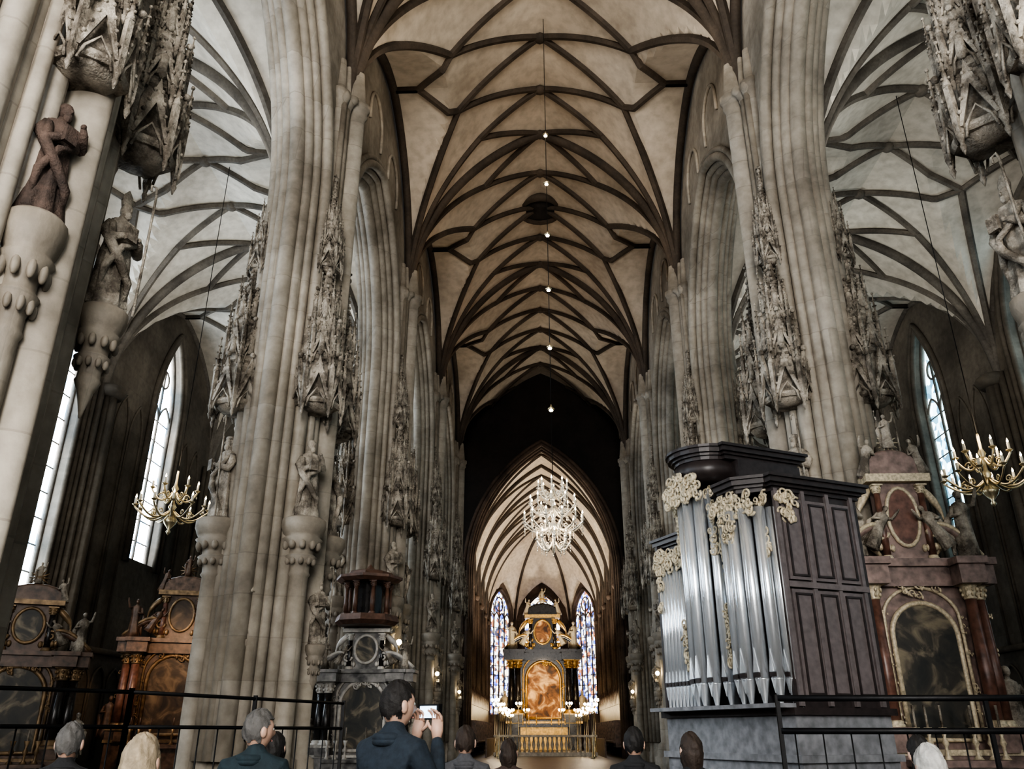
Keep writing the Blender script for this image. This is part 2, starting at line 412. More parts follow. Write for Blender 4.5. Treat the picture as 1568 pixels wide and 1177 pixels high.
for sx in(-1,1):
    for i,y in enumerate(PY[:-1]):
        if y>YE-1: continue
        p=place('nave_pier',me_pier,(sx*PX,y,0),0 if sx<0 else pi)
        if i<1: continue
        if i==2:
            face=math.atan2(-.35,-sx)+pi/2
            X,Y=sx*5.22,y-.28
            place('statue_bracket',BRK,(X,Y,0),0,None,(.64,.64,1.10))
            place('saint_statue',STR,(X,Y,6.16),face,None,.78)
            place('statue_canopy',CAN,(sx*5.10,Y,7.85),face,None,(.80,.80,.85))
            X,Y=sx*5.28,y+1.25
            place('statue_bracket',BRK2,(X,Y,1.6),0,None,(.6,.6,.78))
            place('saint_statue',ST[0],(X,Y,5.97),face,None,.8)
            place('statue_canopy',CAN,(X,Y,8.0),face,None,(.85,.85,.9))
            k+=1
            continue
        dirs=[(-sx*.90,-.90),(sx*.90,-.90),(-sx*.90,.90)]
        for j,(dx,dy) in enumerate(dirs):
            X=sx*PX+dx; Y=y+dy; rz=math.atan2(dy,dx)+pi/2
            place('statue_bracket',BRK2 if j==2 else BRK,(X,Y,0))
            place('saint_statue',ST[k%3],(X,Y,5.6),rz,None,.95+.05*(k%2)); k+=1
            place('statue_canopy',CAN,(X,Y,7.95),rz)
            if j!=2:
                place('statue_canopy',CAN,(X-dx*.12,Y-dy*.12,11.6),rz,None,(.62,.62,.62))
                X2,Y2=sx*PX+(0 if j else -sx*1.12),y-(1.18 if j else .0)
                place('statue_bracket',BRK2,(X2,Y2,-.3),0,None,(.5,.5,.62))
                place('saint_statue',ST[(k+1)%3],(X2,Y2,3.17),rz,None,.72)

# ------------------------------------------------------------------ arcades
for sx,nm in((-1,'left'),(1,'right')):
    mb=MB()
    F=lambda u,w,z,sx=sx: Vector((sx*w,u,z))
    for b0,b1 in zip(PY[:-1],PY[1:]):
        uc=(b0+b1)/2; a=B/2-1.0
        arch_wall(mb,F,b0,b1,uc,a,13.4,5.7,0,26.5,5.55,6.75,0)
        for w,da,r in((5.50,.28,.10),(5.50,.05,.15),(5.72,-.10,.12),(5.92,-.20,.15),(6.15,-.32,.20),(6.42,-.2,.15),(6.62,-.08,.12),(6.8,.1,.15)):
            P=[F(u,w,z) for u,z in arch_path(uc,a+da,13.4,5.7+da,1.0)]
            mb.tube(P,r,8,0)
        for du in(-1.6,1.6):
            mb.tube([F(u,5.5,z) for u,z in arch_path(uc+du,.9,20.2,.9,19.6)],.06,6,0)
    for y in PY:
        for du,r in((-.62,.09),(-.36,.12),(.36,.12),(.62,.09)):
            mb.tube([F(y+du,5.36,1),F(y+du,5.36,17.3)],r,8,0)
            mb.lathe([(r,17.0),(r*1.7,17.2),(r*1.7,17.3),(r,17.4)],F(y+du,5.36,0),8,0)
    mb.obj('wall_arcade_'+nm,[M_pier])

# ------------------------------------------------------------------ outer aisle walls + windows
def window(name,uc,a,zs,h,zsill,F,mat,w,nm=3,rm=None,rs=1):
    mb=MB(); P=arch_path(uc,a,zs,h,zsill,10)
    n=len(P)
    vs=[F(u,w,z) for u,z in P]; mb.add(vs,[tuple(range(n))],0)
    o=mb.obj(name,[mat])
    m2=MB()
    m2.tube([F(u,w-.12,z) for u,z in P+[P[0]]],.12*rs,6,0)
    for i in range(1,nm):
        u=uc-a+2*a*i/nm; zt=zs+parch(abs(u-uc),a,h)*.6
        m2.tube([F(u,w-.1,zsill),F(u,w-.1,zt)],.07*rs,6,0)
    for i in range(nm):
        u=uc-a+2*a*(i+.5)/nm; hh=a/nm
        m2.tube([F(x,w-.1,z) for x,z in arch_path(u,hh,zs-.2,hh*1.6,zs-.2,6)],.06*rs,6,0)
    R=[F(uc+.36*a*math.cos(t*pi/8),w-.1,zs+h*.5+.36*a*math.sin(t*pi/8)) for t in range(16)]
    m2.tube(R,.06*rs,6,0,closed=True)
    z=zsill+.9
    while z<zs: m2.tube([F(uc-a,w-.06,z),F(uc+a,w-.06,z)],.03,4,0); z+=.9
    m2.obj('tracery',[rm or M_riba],parent=o)
    return o
wn=1
for sx,nm in((-1,'left'),(1,'right')):
    mb=MB()
    F=lambda u,w,z,sx=sx: Vector((sx*w,u,z))
    for b0,b1 in zip(PY[:-1],PY[1:]):
        mid=(b0+b1)/2; uc=mid; sill=8.0 if 28<mid<40 else 4.6; wa=1.15
        if 17<mid<28: uc=mid+2.9
        arch_wall(mb,F,b0,b1,uc,wa,14.4,3.8,sill,21.5,WX-.1,WX+.6,0)
        for w,da,r in((WX-.15,.35,.12),(WX-.1,.1,.12)):
            mb.tube([F(u,w,z) for u,z in arch_path(uc,wa+da,14.4,3.8+da,sill-.2)],r,6,0)
        mb.tube([F(b0+1,WX-.15,4.3),F(b1-1,WX-.15,4.3)],.12,6,0)
        for q in range(8):
            u=b0+1.3+q*1.15
            mb.tube([F(x,WX-.15,z) for x,z in arch_path(u,.5,3.0,.75,.6,6)],.05,5,0)
        # blind tracery shafts on the plain wall beside the window
        for du in(-3.6,-2.4,2.4,3.6):
            if abs(mid+du-uc)>wa+.6:
                mb.tube([F(x,WX-.12,z) for x,z in arch_path(mid+du,.5,12.6,1.4,4.4,6)],.06,5,0)
        window('window_%d'%wn,uc,wa,14.4,3.8,sill,F,M_winL if sx<0 else M_winR,WX+.38,nm=2,rs=.8); wn+=1
        for du,r in((-.75,.1),(-.5,.14),(-.22,.12),(0,.2),(.22,.12),(.5,.14),(.75,.1)):
            x=WX-.2-(.3-abs(du)*.35)
            mb.tube([F(b0+du,x,0),F(b0+du,x,13.6)],r,8,0)
        mb.lathe([(.5,13.2),(.62,13.4),(.62,13.55),(.4,13.7)],F(b0,WX-.35,0),10,0)
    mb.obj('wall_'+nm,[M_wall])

# ------------------------------------------------------------------ end wall (choir arch)
CAa=4.95; CZ=11.3; CH=8.7
mb=MB(); F=lambda u,w,z: Vector((u,w,z))
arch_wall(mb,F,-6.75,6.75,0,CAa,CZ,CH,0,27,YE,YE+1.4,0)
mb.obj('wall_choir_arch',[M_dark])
mb=MB()
for w,da,r in((YE-.05,.3,.13),(YE,.05,.15),(YE+.3,-.08,.13),(YE+.7,-.16,.15)):
    mb.tube([F(u,w,z) for u,z in arch_path(0,CAa+da,CZ,CH+da,0)],r,8,0)
mb.obj('trim_1',[M_choirwall])
for sx,nm in((-1,'left'),(1,'right')):
    mb=MB(); uc=sx*11.8
    arch_wall(mb,F,min(sx*6.7,sx*(WX+.3)),max(sx*6.7,sx*(WX+.3)),uc,1.6,12.5,3,6,21.5,YE,YE+1,0)
    for da in(.3,.0): mb.tube([F(u,YE-.05,z) for u,z in arch_path(uc,1.6+da,12.5,3+da,5.8)],.14,6,0)
    mb.obj('wall_aisle_end_'+nm,[M_wall])
    window('window_%d'%wn,uc,1.6,12.5,3,6,lambda u,w,z: Vector((u,w,z)),M_winR,YE+.7); wn+=1
mb=MB(); arch_wall(mb,F,-6.9,6.9,0,4.2,12.5,5,4,27,YW-.6,YW+.3,0)
mb.box((-12,YW-.1,10.75),(10.4,.6,21.5)); mb.box((12,YW-.1,10.75),(10.4,.6,21.5))
mb.obj('wall_west',[M_wall])
window('window_%d'%wn,0,4.2,12.5,5,4,lambda u,w,z: Vector((u,YW-.3-w,z)),M_west,0,nm=6); wn+=1

# ------------------------------------------------------------------ choir
CB=[YE+1.0+5.4*i for i in range(6)]; CA=5.5; YC=CB[-1]
vault('ceiling_choir',M_plaster_c,M_ribc,0,CA,CZ,9.3,5.2,CB,YC,.115,net='cross')
for sx,nm in((-1,'left'),(1,'right')):
    mb=MB(); F=lambda u,w,z,sx=sx: Vector((sx*w,u,z))
    for b0,b1 in zip(CB[:-1],CB[1:]):
        uc=(b0+b1)/2
        arch_wall(mb,F,b0,b1,uc,1.7,10.3,3.4,4.2,22,CA,CA+1.0,0)
        mb.box(F(uc,CA+1.2,9),(.2,5.4,18),0)
        for w,da,r in((CA-.05,.2,.11),(CA+.2,.0,.1)):
            mb.tube([F(u,w,z) for u,z in arch_path(uc,1.7+da,10.3,3.4+da,4.2)],r,6,0)
    for y in CB:
        for du,r in((-.45,.1),(-.2,.12),(0,.17),(.2,.12),(.45,.1)): mb.tube([F(y+du,CA-.1,0),F(y+du,CA-.1,11.4)],r,8,0)
        mb.lathe([(.3,11.1),(.4,11.3),(.4,11.45),(.25,11.5)],F(y,CA-.1,0),8,0)
    mb.obj('wall_choir_'+nm,[M_choirwall])
pts=[(CA,YC),(CA*.52,YC+4.5),(-CA*.52,YC+4.5),(-CA,YC)]
mbw=MB(); mbv=MB()
for i in range(3):
    p,q=Vector((*pts[i],0)),Vector((*pts[i+1],0)); L=(q-p).length; d=(q-p)/L; nrm=Vector((d.y,-d.x,0))
    F=lambda u,w,z,p=p,d=d,nrm=nrm: p+d*u+nrm*w+Vector((0,0,z))
    a=1.9
    arch_wall(mbw,F,0,L,L/2,a,12.0,2.8,3.0,20.5,0,.5,0)
    mbw.tube([F(u,-.05,z) for u,z in arch_path(L/2,a+.15,12,2.9,3)],.12,6,0)
    mbw.tube([F(0,-.1,0),F(0,-.1,12)],.24,8,0)
    o=window('window_%d'%wn,L/2,a,12.0,2.8,3.0,F,M_winA,.3,rm=M_choirwall,nm=4); wn+=1
    rows=14; vs=[];fs=[]
    for r in range(rows+1):
        t=r/rows; kx=math.cos(t*pi/2); kz=parch(CA*kx,CA,9.3)
        for c in range(13):
            b=p+(q-p)*(c/12); lun=parch(abs(c/12-.5)*L,L/2,4.6)
            z=CZ+max(kz,lun*1.0)
            vs.append(Vector((b.x*kx,YC+(b.y-YC)*kx,min(z,CZ+9.3))))
    for r in range(rows):
        for c in range(12): fs.append((r*13+c,r*13+c+1,(r+1)*13+c+1,(r+1)*13+c))
    mbv.add(vs,fs,0,True)
    P=[(p.x*math.cos(t*pi/40),YC+(p.y-YC)*math.cos(t*pi/40),CZ+parch(CA*math.cos(t*pi/40),CA,9.3)-.08) for t in range(21)]
    mbv.tube(P,.17,6,1)
mbw.obj('wall_apse',[M_choirwall]); mbv.obj('ceiling_apse',[M_plaster_c,M_ribc])

# ------------------------------------------------------------------ ornament helpers
def scroll(mb,c,R,ax,ay,mat,turns=1.5,r=.04,flip=1,a0=0):
    c=Vector(c);ax=Vector(ax);ay=Vector(ay);P=[];rr=[]
    n=int(12*turns)
    for i in range(n+1):
        t=i/n; a=a0+flip*2*pi*turns*t; q=R*(1-.85*t)
        P.append(c+ax*(q*math.cos(a))+ay*(q*math.sin(a))); rr.append(r*(1.2-.6*t))
    mb.tube(P,rr,5,mat)
def foliage(mb,c,w,h,ax,az,mat,n=14,sc_=1,taper=False):
    c=Vector(c);ax=Vector(ax);az=Vector(az); nn=ax.cross(az)
    for i in range(n):
        z=random.uniform(-.5,.5)*h; x=random.uniform(-.5,.5)*w*((.35+.65*(z/h+.5)) if taper else 1)
        scroll(mb,c+ax*x+az*z+nn*random.uniform(-.03,.03),random.uniform(.06,.13)*sc_,ax,az,mat,1.2,.022*sc_,random.choice((-1,1)),random.uniform(0,6))
        mb.sph(c+ax*(x+.05)+az*(z-.04)+nn*.01,(.035*sc_,.035*sc_,.06*sc_),mat,6,5)

def column(mb,x,y,z0,h,r,mat,capm,tw=False):
    mb.lathe([(r*1.5,z0),(r*1.5,z0+r*.5),(r*1.25,z0+r*.7),(r*1.35,z0+r*.95),(r*1.0,z0+r*1.2)],(x,y,0),14,capm)
    mb.lathe([(r,z0+r*1.2),(r*1.02,z0+h*.35),(r*.84,z0+h-r*2.6)],(x,y,0),16,mat)
    mb.lathe([(r*.9,z0+h-r*2.6),(r*1.0,z0+h-r*2.4),(r*.9,z0+h-r*2.2),(r*1.15,z0+h-r*1.4),(r*1.1,z0+h-r*1.0),(r*1.5,z0+h-r*.4)],(x,y,0),14,capm)
    for i in range(8):
        a=i*pi/4
        for zz,k in((1.9,1.1),(1.1,1.3)): mb.sph((x+r*k*math.cos(a),y+r*k*math.sin(a),z0+h-r*zz),(r*.25,r*.25,r*.35),capm,6,4)
    mb.box((x,y,z0+h-r*.2),(r*3.1,r*3.1,r*.4),capm)

def altar_mesh(name,W,H,mats,top='aedicule',dep=.28):
    """mats: 0 body,1 columns,2 trim/gilt,3 painting,4 statue,5 mensa. Faces -Y."""
    mb=MB()
    D=W*dep; zp=H*.16; ze=H*.56
    mb.box((0,-D*.9,zp*.42),(W*.62,D*.9,zp*.84),5); mb.box((0,-D*.95,zp*.88),(W*.68,D*1.0,zp*.09),0)
    mb.box((0,-D*.35,zp*.5),(W,D*.7,zp),0); mb.box((0,-D*.35,zp*1.02),(W*1.04,D*.78,zp*.08),2)
    mb.box((0,-D*.1,(zp+ze)/2),(W*.86,D*.35,ze-zp),0)
    r=W*.045; ch=(ze-zp)*.86; cz=zp+(ze-zp)*.14
    for sg in(-1,1):
        for (xx,yy) in((.44,-.35),(.35,-.55)):
            mb.box((sg*W*xx,D*yy,(zp+cz)/2+.02),(r*3.4,r*3.4,cz-zp),0)
            mb.box((sg*W*xx,D*yy,cz-.02),(r*3.8,r*3.8,.06),2)
            column(mb,sg*W*xx,D*yy,cz,ch,r,1,2)
            mb.box((sg*W*xx,D*yy,ze+H*.02),(r*4.2,r*4.2+D*.2,H*.05),0)
            mb.box((sg*W*xx,D*yy-.02,ze+H*.052),(r*5,r*5+D*.2,H*.018),0)
    mb.box((0,-D*.2,ze+H*.02),(W*.98,D*.5,H*.05),0); mb.box((0,-D*.24,ze+H*.055),(W*1.06,D*.66,H*.02),0)
    a=W*.235; zs=zp+(ze-zp)*.68; h=a*1.0
    P=arch_path(0,a,zs,h,zp+H*.03,8)
    mb.prism(P,.06,lambda u,w,z:Vector((u,-D*.3+w,z)),3)
    mb.tube([(u,-D*.33,z) for u,z in P+[P[0]]],W*.02,8,2)
    mb.tube([(u*1.18,-D*.31,z+(.04*H if z>zs else 0)) for u,z in P],W*.014,6,2)
    foliage(mb,(0,-D*.4,ze-H*.005),W*.3,H*.05,(1,0,0),(0,0,1),2,10,W*.3)
    zc=ze+H*.065
    for sg in(-1,1):
        P=[(sg*W*(.52-.30*t),-D*.4,zc+H*.085*math.sin(t*pi*.55)) for t in [i/8 for i in range(9)]]
        mb.tube(P,[W*.03]*7+[W*.025,W*.02],8,0); mb.tube([(x,y-W*.02,z+W*.02) for x,y,z in P],W*.018,6,2)
        scroll(mb,(sg*W*.19,-D*.4,zc+H*.07),W*.05,(1,0,0),(0,0,1),2,1.4,W*.014,sg)
    uh=H*.22; uz=zc
    mb.box((0,-D*.15,uz+uh*.5),(W*.36,D*.35,uh),0)
    P=[(W*.12*math.cos(t*pi/10),uz+uh*.52+uh*.36*math.sin(t*pi/10)) for t in range(20)]
    mb.prism(P,.05,lambda u,w,z:Vector((u,-D*.34+w,z)),3 if top!='red' else 1); mb.tube([(u,-D*.36,z) for u,z in P],W*.016,6,2,closed=True)
    for sg in(-1,1):
        column(mb,sg*W*.17,-D*.36,uz,uh*.92,r*.6,1,2)
        P=[(sg*W*(.20+.13*math.sin(t*pi)),-D*.2,uz+uh*(.9-.85*t)) for t in [i/10 for i in range(11)]]
        mb.tube(P,[W*.02+W*.012*math.sin(i) for i in range(11)],7,2)
    mb.box((0,-D*.22,uz+uh*1.0),(W*.5,D*.6,H*.022),2)
    P=[(W*.25*math.cos(pi-t*pi/10),-D*.25,uz+uh*1.02+H*.075*math.sin(t*pi/10)) for t in range(11)]
    mb.tube(P,W*.022,8,0); mb.prism([(p[0],p[2]) for p in P],D*.3,lambda u,w,z:Vector((u,-D*.2+w,z)),0)
    tz=uz+uh+H*.09
    for i in range(12):
        aa=i*pi/6; mb.tube([(0,-D*.25,tz+W*.05),(W*.085*math.cos(aa),-D*.25,tz+W*.05+W*.085*math.sin(aa))],[W*.012,W*.003],5,2)
    mb.sph((0,-D*.25,tz+W*.05),W*.035,2)
    def fig(x,y,z,s,tilt=0,ph=0,mt=4):
        T0=mb.T; mb.T=(T0 or Matrix.Identity(4))@Matrix.Translation((x,y,z))@Matrix.Rotation(tilt,4,'Y')@Matrix.Scale(s,4)
        mb.lathe([(.28,0),(.26,.3),(.2,.8),(.19,1.05),(.23,1.35),(.19,1.45),(.07,1.53),(.06,1.6)],n=24,mat=mt,sy=.75,fold=folds(6,.12,ph))
        mb.sph((0,-.02,1.69),(.09,.10,.12),mt); mb.sph((0,.02,1.73),(.10,.10,.10),mt)
        sg=1 if ph%2 else -1
        mb.tube([(.2*sg,0,1.38),(.34*sg,-.05,1.42),(.40*sg,-.15,1.7),(.42*sg,-.18,1.85)],[.07,.06,.05,.03],7,mt)
        mb.tube([(-.2*sg,0,1.38),(-.3*sg,-.08,1.1),(-.1*sg,-.28,1.15)],[.07,.07,.035],7,mt)
        mb.tube([(-.2*sg,.05,1.3),(-.36*sg,.12,1.0),(-.30*sg,.1,.4),(-.36*sg,.05,.1)],[.04,.10,.09,.04],7,mt)
        mb.T=T0
    s=H*.10
    fig(-W*.43,-D*.45,zc,s,0,0); fig(W*.43,-D*.45,zc,s,0,1)
    fig(-W*.24,-D*.3,uz+uh*1.03,s*.62,.25,2); fig(W*.24,-D*.3,uz+uh*1.03,s*.62,-.25,3); fig(0,-D*.3,tz,s*.55,0,1)
    fig(-W*.30,-D*.45,zc+H*.03,s*.7,.5,3); fig(W*.30,-D*.45,zc+H*.03,s*.7,-.5,2)
    fig(-W*.53,-D*.25,zp*1.06,s*1.05,0,1); fig(W*.53,-D*.25,zp*1.06,s*1.05,0,4)
    for sg in(-1,1):
        for t in range(5): mb.sph((sg*(W*.12+t*W*.03),-D*.35,zc+H*.03+.01*t),(W*.02,W*.02,W*.03),2,6,5)
        foliage(mb,(sg*W*.46,-D*.3,(zp+ze)/2),W*.06,(ze-zp)*.7,(1,0,0),(0,0,1),2,8,W*.22)
        foliage(mb,(sg*W*.28,-D*.36,(zp+ze)/2),W*.04,(ze-zp)*.8,(1,0,0),(0,0,1),2,10,W*.16)
        for q in(.1,.2,.28):
            x=sg*W*q; z=zp*.93
            mb.lathe([(.09,z),(.03,z+.08),(.03,z+.2),(.06,z+.25),(.025,z+.35),(.07,z+.5)],(x,-D*1.1,0),8,2)
            mb.tube([(x,-D*1.1,z+.5),(x,-D*1.1,z+.85)],.022,6,4)
    return mb.mesh(name,mats)

place('baroque_side_altar',altar_mesh('side_altar',2.5,7.2,[M_pinkm,M_redm,M_goldpale,M_paint1,M_carve,M_white],'red'),(6.75,15.9,0),0)
o=place('marble_pier_altar',altar_mesh('pier_altar',2.9,5.2,[M_greym,M_black,M_white,M_paint1,M_carve,M_greym]),(-5.65,26.3,0),0)
mb=MB()
mb.lathe([(.85,4.5),(1.0,4.62),(.95,4.8)],n=8,smooth=False)
for i in range(8):
    a=i*pi/4+pi/8; column(mb,.68*math.cos(a),.68*math.sin(a),4.8,1.0,.07,0,0)
mb.lathe([(.42,4.8),(.42,5.8)],n=8,mat=1,smooth=False)
mb.lathe([(.9,5.8),(1.05,5.9),(1.05,5.98),(.75,6.02),(.7,6.12),(.5,6.18),(.2,6.22),(.1,6.3),(.02,6.4)],n=8,smooth=False)
mb.obj('lantern_canopy',[M_lant,M_black],(0,-.45,0),0,o)
am=altar_mesh('aisle_altar',3.6,7.4,[M_brown,M_redm,M_bronze,M_paint3,M_brown,M_brown])
place('aisle_altar',am,(-13.6,30.8,0),.30)
dm=altar_mesh('dark_aisle_altar',2.9,5.4,[M_brown,M_black,M_bronze,M_paint1,M_carve,M_greym])
place('aisle_altar',dm,(-13.4,21.2,0),.45)
place('aisle_altar',am,(12.8,36.5,0),-.3)
place('aisle_altar',am,(-10.5,YE-.5,0),0)
place('high_altar',altar_mesh('high_altar_m',7.0,14.2,[M_black,M_black,M_gold,M_paint2,M_goldpale,M_gold],dep=.22),(0,YC+1.2,.0),0)
mb=MB()
for sx in(-1,1):
    for i in range(18):
        y=CB[0]+1.5+i*1.15
        mb.box((sx*4.7,y,1.4),(.5,.08,1.6)); mb.box((sx*4.95,y+.57,2.0),(.1,1.1,2.4)); mb.box((sx*4.6,y+.57,.9),(.6,1.1,.1))
        mb.prism([(-.55,3.2),(.55,3.2),(0,4.1)],.1,lambda u,w,z,sx=sx,y=y:Vector((sx*4.9+w,y+.57+u,z)))
        mb.lathe([(.06,3.2),(.05,4.0),(.01,4.5)],(sx*4.9,y,0),6)
        mb.box((sx*3.8,y+.57,.55),(.1,1.1,1.1))
mb.obj('choir_stalls',[M_brown])
mb=MB()
mb.box((0,0,.12),(7,.5,.24)); mb.box((0,0,1.25),(7,.4,.14))
for i in range(22): mb.lathe([(.09,.24),(.05,.4),(.12,.7),(.05,1.0),(.08,1.18)],(-3.3+i*.314,0,0),8)
mb.obj('altar_balustrade',[M_white],(0,YE+6,0))

# ------------------------------------------------------------------ organ
def organ():
    mb=MB() # 0 dark wood,1 panel,2 pipe,3 gilt,4 plinth
    D=1.85
    def cornice(y0,y1,x0,x1,z):
        for k,(e,t) in enumerate(((.03,.07),(.08,.06),(.14,.09),(.18,.05))):
            mb.box(((x0+x1)/2,(y0+y1)/2,z+k*.065),(x1-x0+2*e,y1-y0+2*e,t),0)
    mb.box((D/2,1.72,.55),(D,3.46,1.1),4); mb.box((D/2,1.72,1.14),(D+.12,3.58,.1),4)
    for i in range(5): mb.box((-.01,.35+.69*i,.6),(.05,.5,.7),4)
    mb.box((D/2,1.72,1.45),(D,3.4,.55),4); mb.box((D/2,1.72,1.78),(D+.14,3.56,.1),0)
    mb.box((D*.55,.62,3.5),(D*.9,1.22,3.35),0)
    mb.box((D*.62,1.95,3.9),(D*.76,1.5,4.3),0)
    mb.box((D*.62,3.05,3.3),(D*.76,.8,3.0),0)
    for x in (.35,.85,1.35):
        for z0,z1 in((1.95,3.55),(3.7,5.0)):
            mb.box((x+.08,.0,(z0+z1)/2),(.44,.05,z1-z0),1)
            for sx_ in(-.15,.15): mb.box((x+.08+sx_,-.035,(z0+z1)/2),(.03,.03,z1-z0-.14),0)
            for zz in(z0+.07,z1-.07): mb.box((x+.08,-.035,zz),(.33,.03,.03),0)
    for x in(.12,.67,1.18,1.7): mb.box((x,-.01,3.5),(.07,.07,3.3),1)
    mb.box((D*.52,-.02,3.62),(D*.88,.08,.09),1)
    cornice(.0,1.24,.1,D,5.15); cornice(1.3,2.6,.25,D,6.1); cornice(2.6,3.48,.2,D,4.78)
    for k,(e,t) in enumerate(((.0,.07),(.05,.06),(.11,.09),(.15,.05))):
        z=6.1+k*.065; R=.6+e
        mb.lathe([(R,z-t/2),(R,z+t/2)],(.3,1.95,0),24,0,smooth=False)
    mb.lathe([(.58,5.75),(.58,6.1)],(.3,1.95,0),24,0)
    for k,(e,t) in enumerate(((.0,.07),(.05,.06),(.11,.09),(.15,.05))):
        z=5.15+k*.065; R=.56+e
        mb.lathe([(R,z-t/2),(R,z+t/2)],(.2,.62,0),8,0,smooth=False,ph=pi/8)
    def pipe(x,y,z0,z1,r):
        fl=.38
        mb.lathe([(.02,z0),(.03,z0+.03),(r*.95,z0+fl),(r,z0+fl+.01)],(x,y,0),14,2)
        mb.lathe([(r,z0+fl+.01),(r,z1)],(x,y,0),14,2)
        mb.box((x-r*.93,y,z0+fl+.06),(.03,r*1.2,.06),0)
        mb.prism([(-r*.6,z0+fl+.1),(r*.6,z0+fl+.1),(0,z0+fl+.1+r*3.2)],.02,lambda u,w,z,x=x,y=y,r=r:Vector((x-r*.97+w,y+u,z)),2)
        mb.prism([(-r*.6,z0+fl+.02),(r*.6,z0+fl+.02),(0,z0+fl-.2)],.02,lambda u,w,z,x=x,y=y,r=r:Vector((x-r*.8+w,y+u,z)),2)
    z0=1.85
    for i in range(7):
        a=-pi/2+pi*i/6; x=.10-.40*math.cos(a); y=.60+.50*math.sin(a)
        pipe(x,y,z0,4.85,.098+.014*(3-abs(i-3))/3)
    for i in range(2): pipe(.08,1.22+.12*i,z0+.15,4.3-.15*i,.06)
    for i in range(7):
        a=-pi/2+pi*i/6; x=.22-.42*math.cos(a); y=1.93+.50*math.sin(a)
        pipe(x,y,z0,5.5,.098+.014*(3-abs(i-3))/3)
    for i in range(8):
        y=2.60+.112*i; pipe(.08,y,z0,4.45-.06*abs(i-4),.056)
    ax=(0,1,0);az=(0,0,1)
    foliage(mb,(-.32,.62,4.95),1.05,.36,ax,az,3,50,.9); foliage(mb,(-.40,.62,4.60),.45,.45,ax,az,3,18,.8,True)
    foliage(mb,(-.08,.12,4.5),.20,1.1,ax,az,3,24,.8,True); foliage(mb,(-.05,1.16,4.35),.26,1.3,ax,az,3,34,.85,True)
    foliage(mb,(-.32,1.95,5.6),1.0,.50,ax,az,3,60,1.0); foliage(mb,(-.06,1.45,4.95),.22,1.2,ax,az,3,26,.85,True); foliage(mb,(-.06,2.45,4.95),.22,1.2,ax,az,3,26,.85,True)
    foliage(mb,(.0,3.0,4.52),.9,.38,ax,az,3,50,.9); foliage(mb,(-.02,1.28,3.0),.26,1.0,ax,az,3,26,.85)
    foliage(mb,(-.02,2.52,2.9),.24,.9,ax,az,3,22,.85); foliage(mb,(.0,3.35,4.1),.16,.9,ax,az,3,16,.85,True)
    foliage(mb,(.30,-.05,4.85),.45,.5,(1,0,0),az,3,24,.85,True)
    for y in(.04,3.46): mb.box((.10,y,3.3),(.12,.06,3.1),0)
    mb.box((.0,1.72,1.86),(.7,3.4,.06),4)
    return mb.obj('pipe_organ',[M_wood,M_woodl,M_pipe,M_goldpale,M_case],(3.43,12.9,0),math.radians(24.8))
organ()

# ------------------------------------------------------------------ chandeliers
def chandelier(name,loc,R,tiers,ztop,mat,crystal=False):
    mb=MB()
    H=R*1.1
    mb.lathe([(.01,-H*.75),(R*.07,-H*.66),(R*.03,-H*.6),(R*.16,-H*.45),(R*.20,-H*.36),(R*.07,-H*.22),(R*.05,-H*.1),(R*.12,0),(R*.05,H*.12),(R*.04,H*.4),(R*.10,H*.5),(R*.04,H*.62),(R*.03,H*.95),(.02,H)],n=14,mat=0)
    for (rr,z,n) in tiers:
        for i in range(n):
            a=2*pi*i/n+z; c,s_=math.cos(a),math.sin(a)
            P=[]
            for t in range(11):
                q=t/10; rad=R*.05+(rr-R*.05)*q; zz=z-R*.28*math.sin(q*pi)*(1.0)+ (R*.02)*q
                P.append((rad*c,rad*s_,zz-.0))
            P.append((rr*c,rr*s_,z+R*.06))
            mb.tube(P,R*.028,6,0)
            scroll(mb,(rr*.55*c,rr*.55*s_,z-R*.14),R*.09,(c,s_,0),(0,0,1),0,1.2,R*.016)
            x,y=rr*c,rr*s_
            mb.lathe([(R*.02,z+R*.04),(R*.085,z+R*.09),(R*.09,z+R*.1),(R*.03,z+R*.1)],(x,y,0),8,0)
            mb.tube([(x,y,z+R*.1),(x,y,z+R*.28)],R*.034,6,1)
            mb.lathe([(R*.012,z+R*.28),(R*.03,z+R*.32),(R*.004,z+R*.40)],(x,y,0),6,2)
            if crystal or i%2==0:
                for k in range(3 if crystal else 1):
                    zz=z-.02-R*.09*(k+1); mb.lathe([(.003,zz-R*.05),(R*.025,zz),(.003,zz+R*.035)],(x,y,0),5,3,smooth=False)
                    mb.lathe([(.003,zz-R*.05-.1*R),(R*.025,zz-.1*R),(.003,zz+R*.035-.1*R)],(x*.6,y*.6,0),5,3,smooth=False)
        if crystal:
            for i in range(n*3):
                a=2*pi*i/(n*3); q=abs(((i%3)-1.5))/1.5
                zz=z-R*.05-R*.08*(1-q); mb.sph((rr*.97*math.cos(a),rr*.97*math.sin(a),zz),R*.022,3,5,4)
    L=ztop-loc[2]
    mb.tube([(0,0,H),(0,0,L)],.012,5,4)
    return mb.obj(name,[mat,M_candle,M_flame,M_crystal,M_iron],loc)
c1=chandelier('crystal_chandelier',(.12,22.0,7.0),.82,[(.82,-.25,12),(.64,.22,10),(.40,.7,8),(.45,-.75,8)],25.45,M_crystal,True)
mb=MB()
for i in range(6):
    z=10.1+i*2.0
    mb.sph((0,0,z),(.062,.062,.045),1,8,6); mb.lathe([(.11,z+.04),(.03,z+.12),(.02,z+.18)],n=8,mat=0)
mb.obj('chain_lamps',[M_brass,M_lamp],(0,0,-7.0),0,c1)
chandelier('brass_chandelier',(-11.0,22.9,7.55),1.0,[(1.0,-.1,12),(.62,.45,6)],20.0,M_brass)
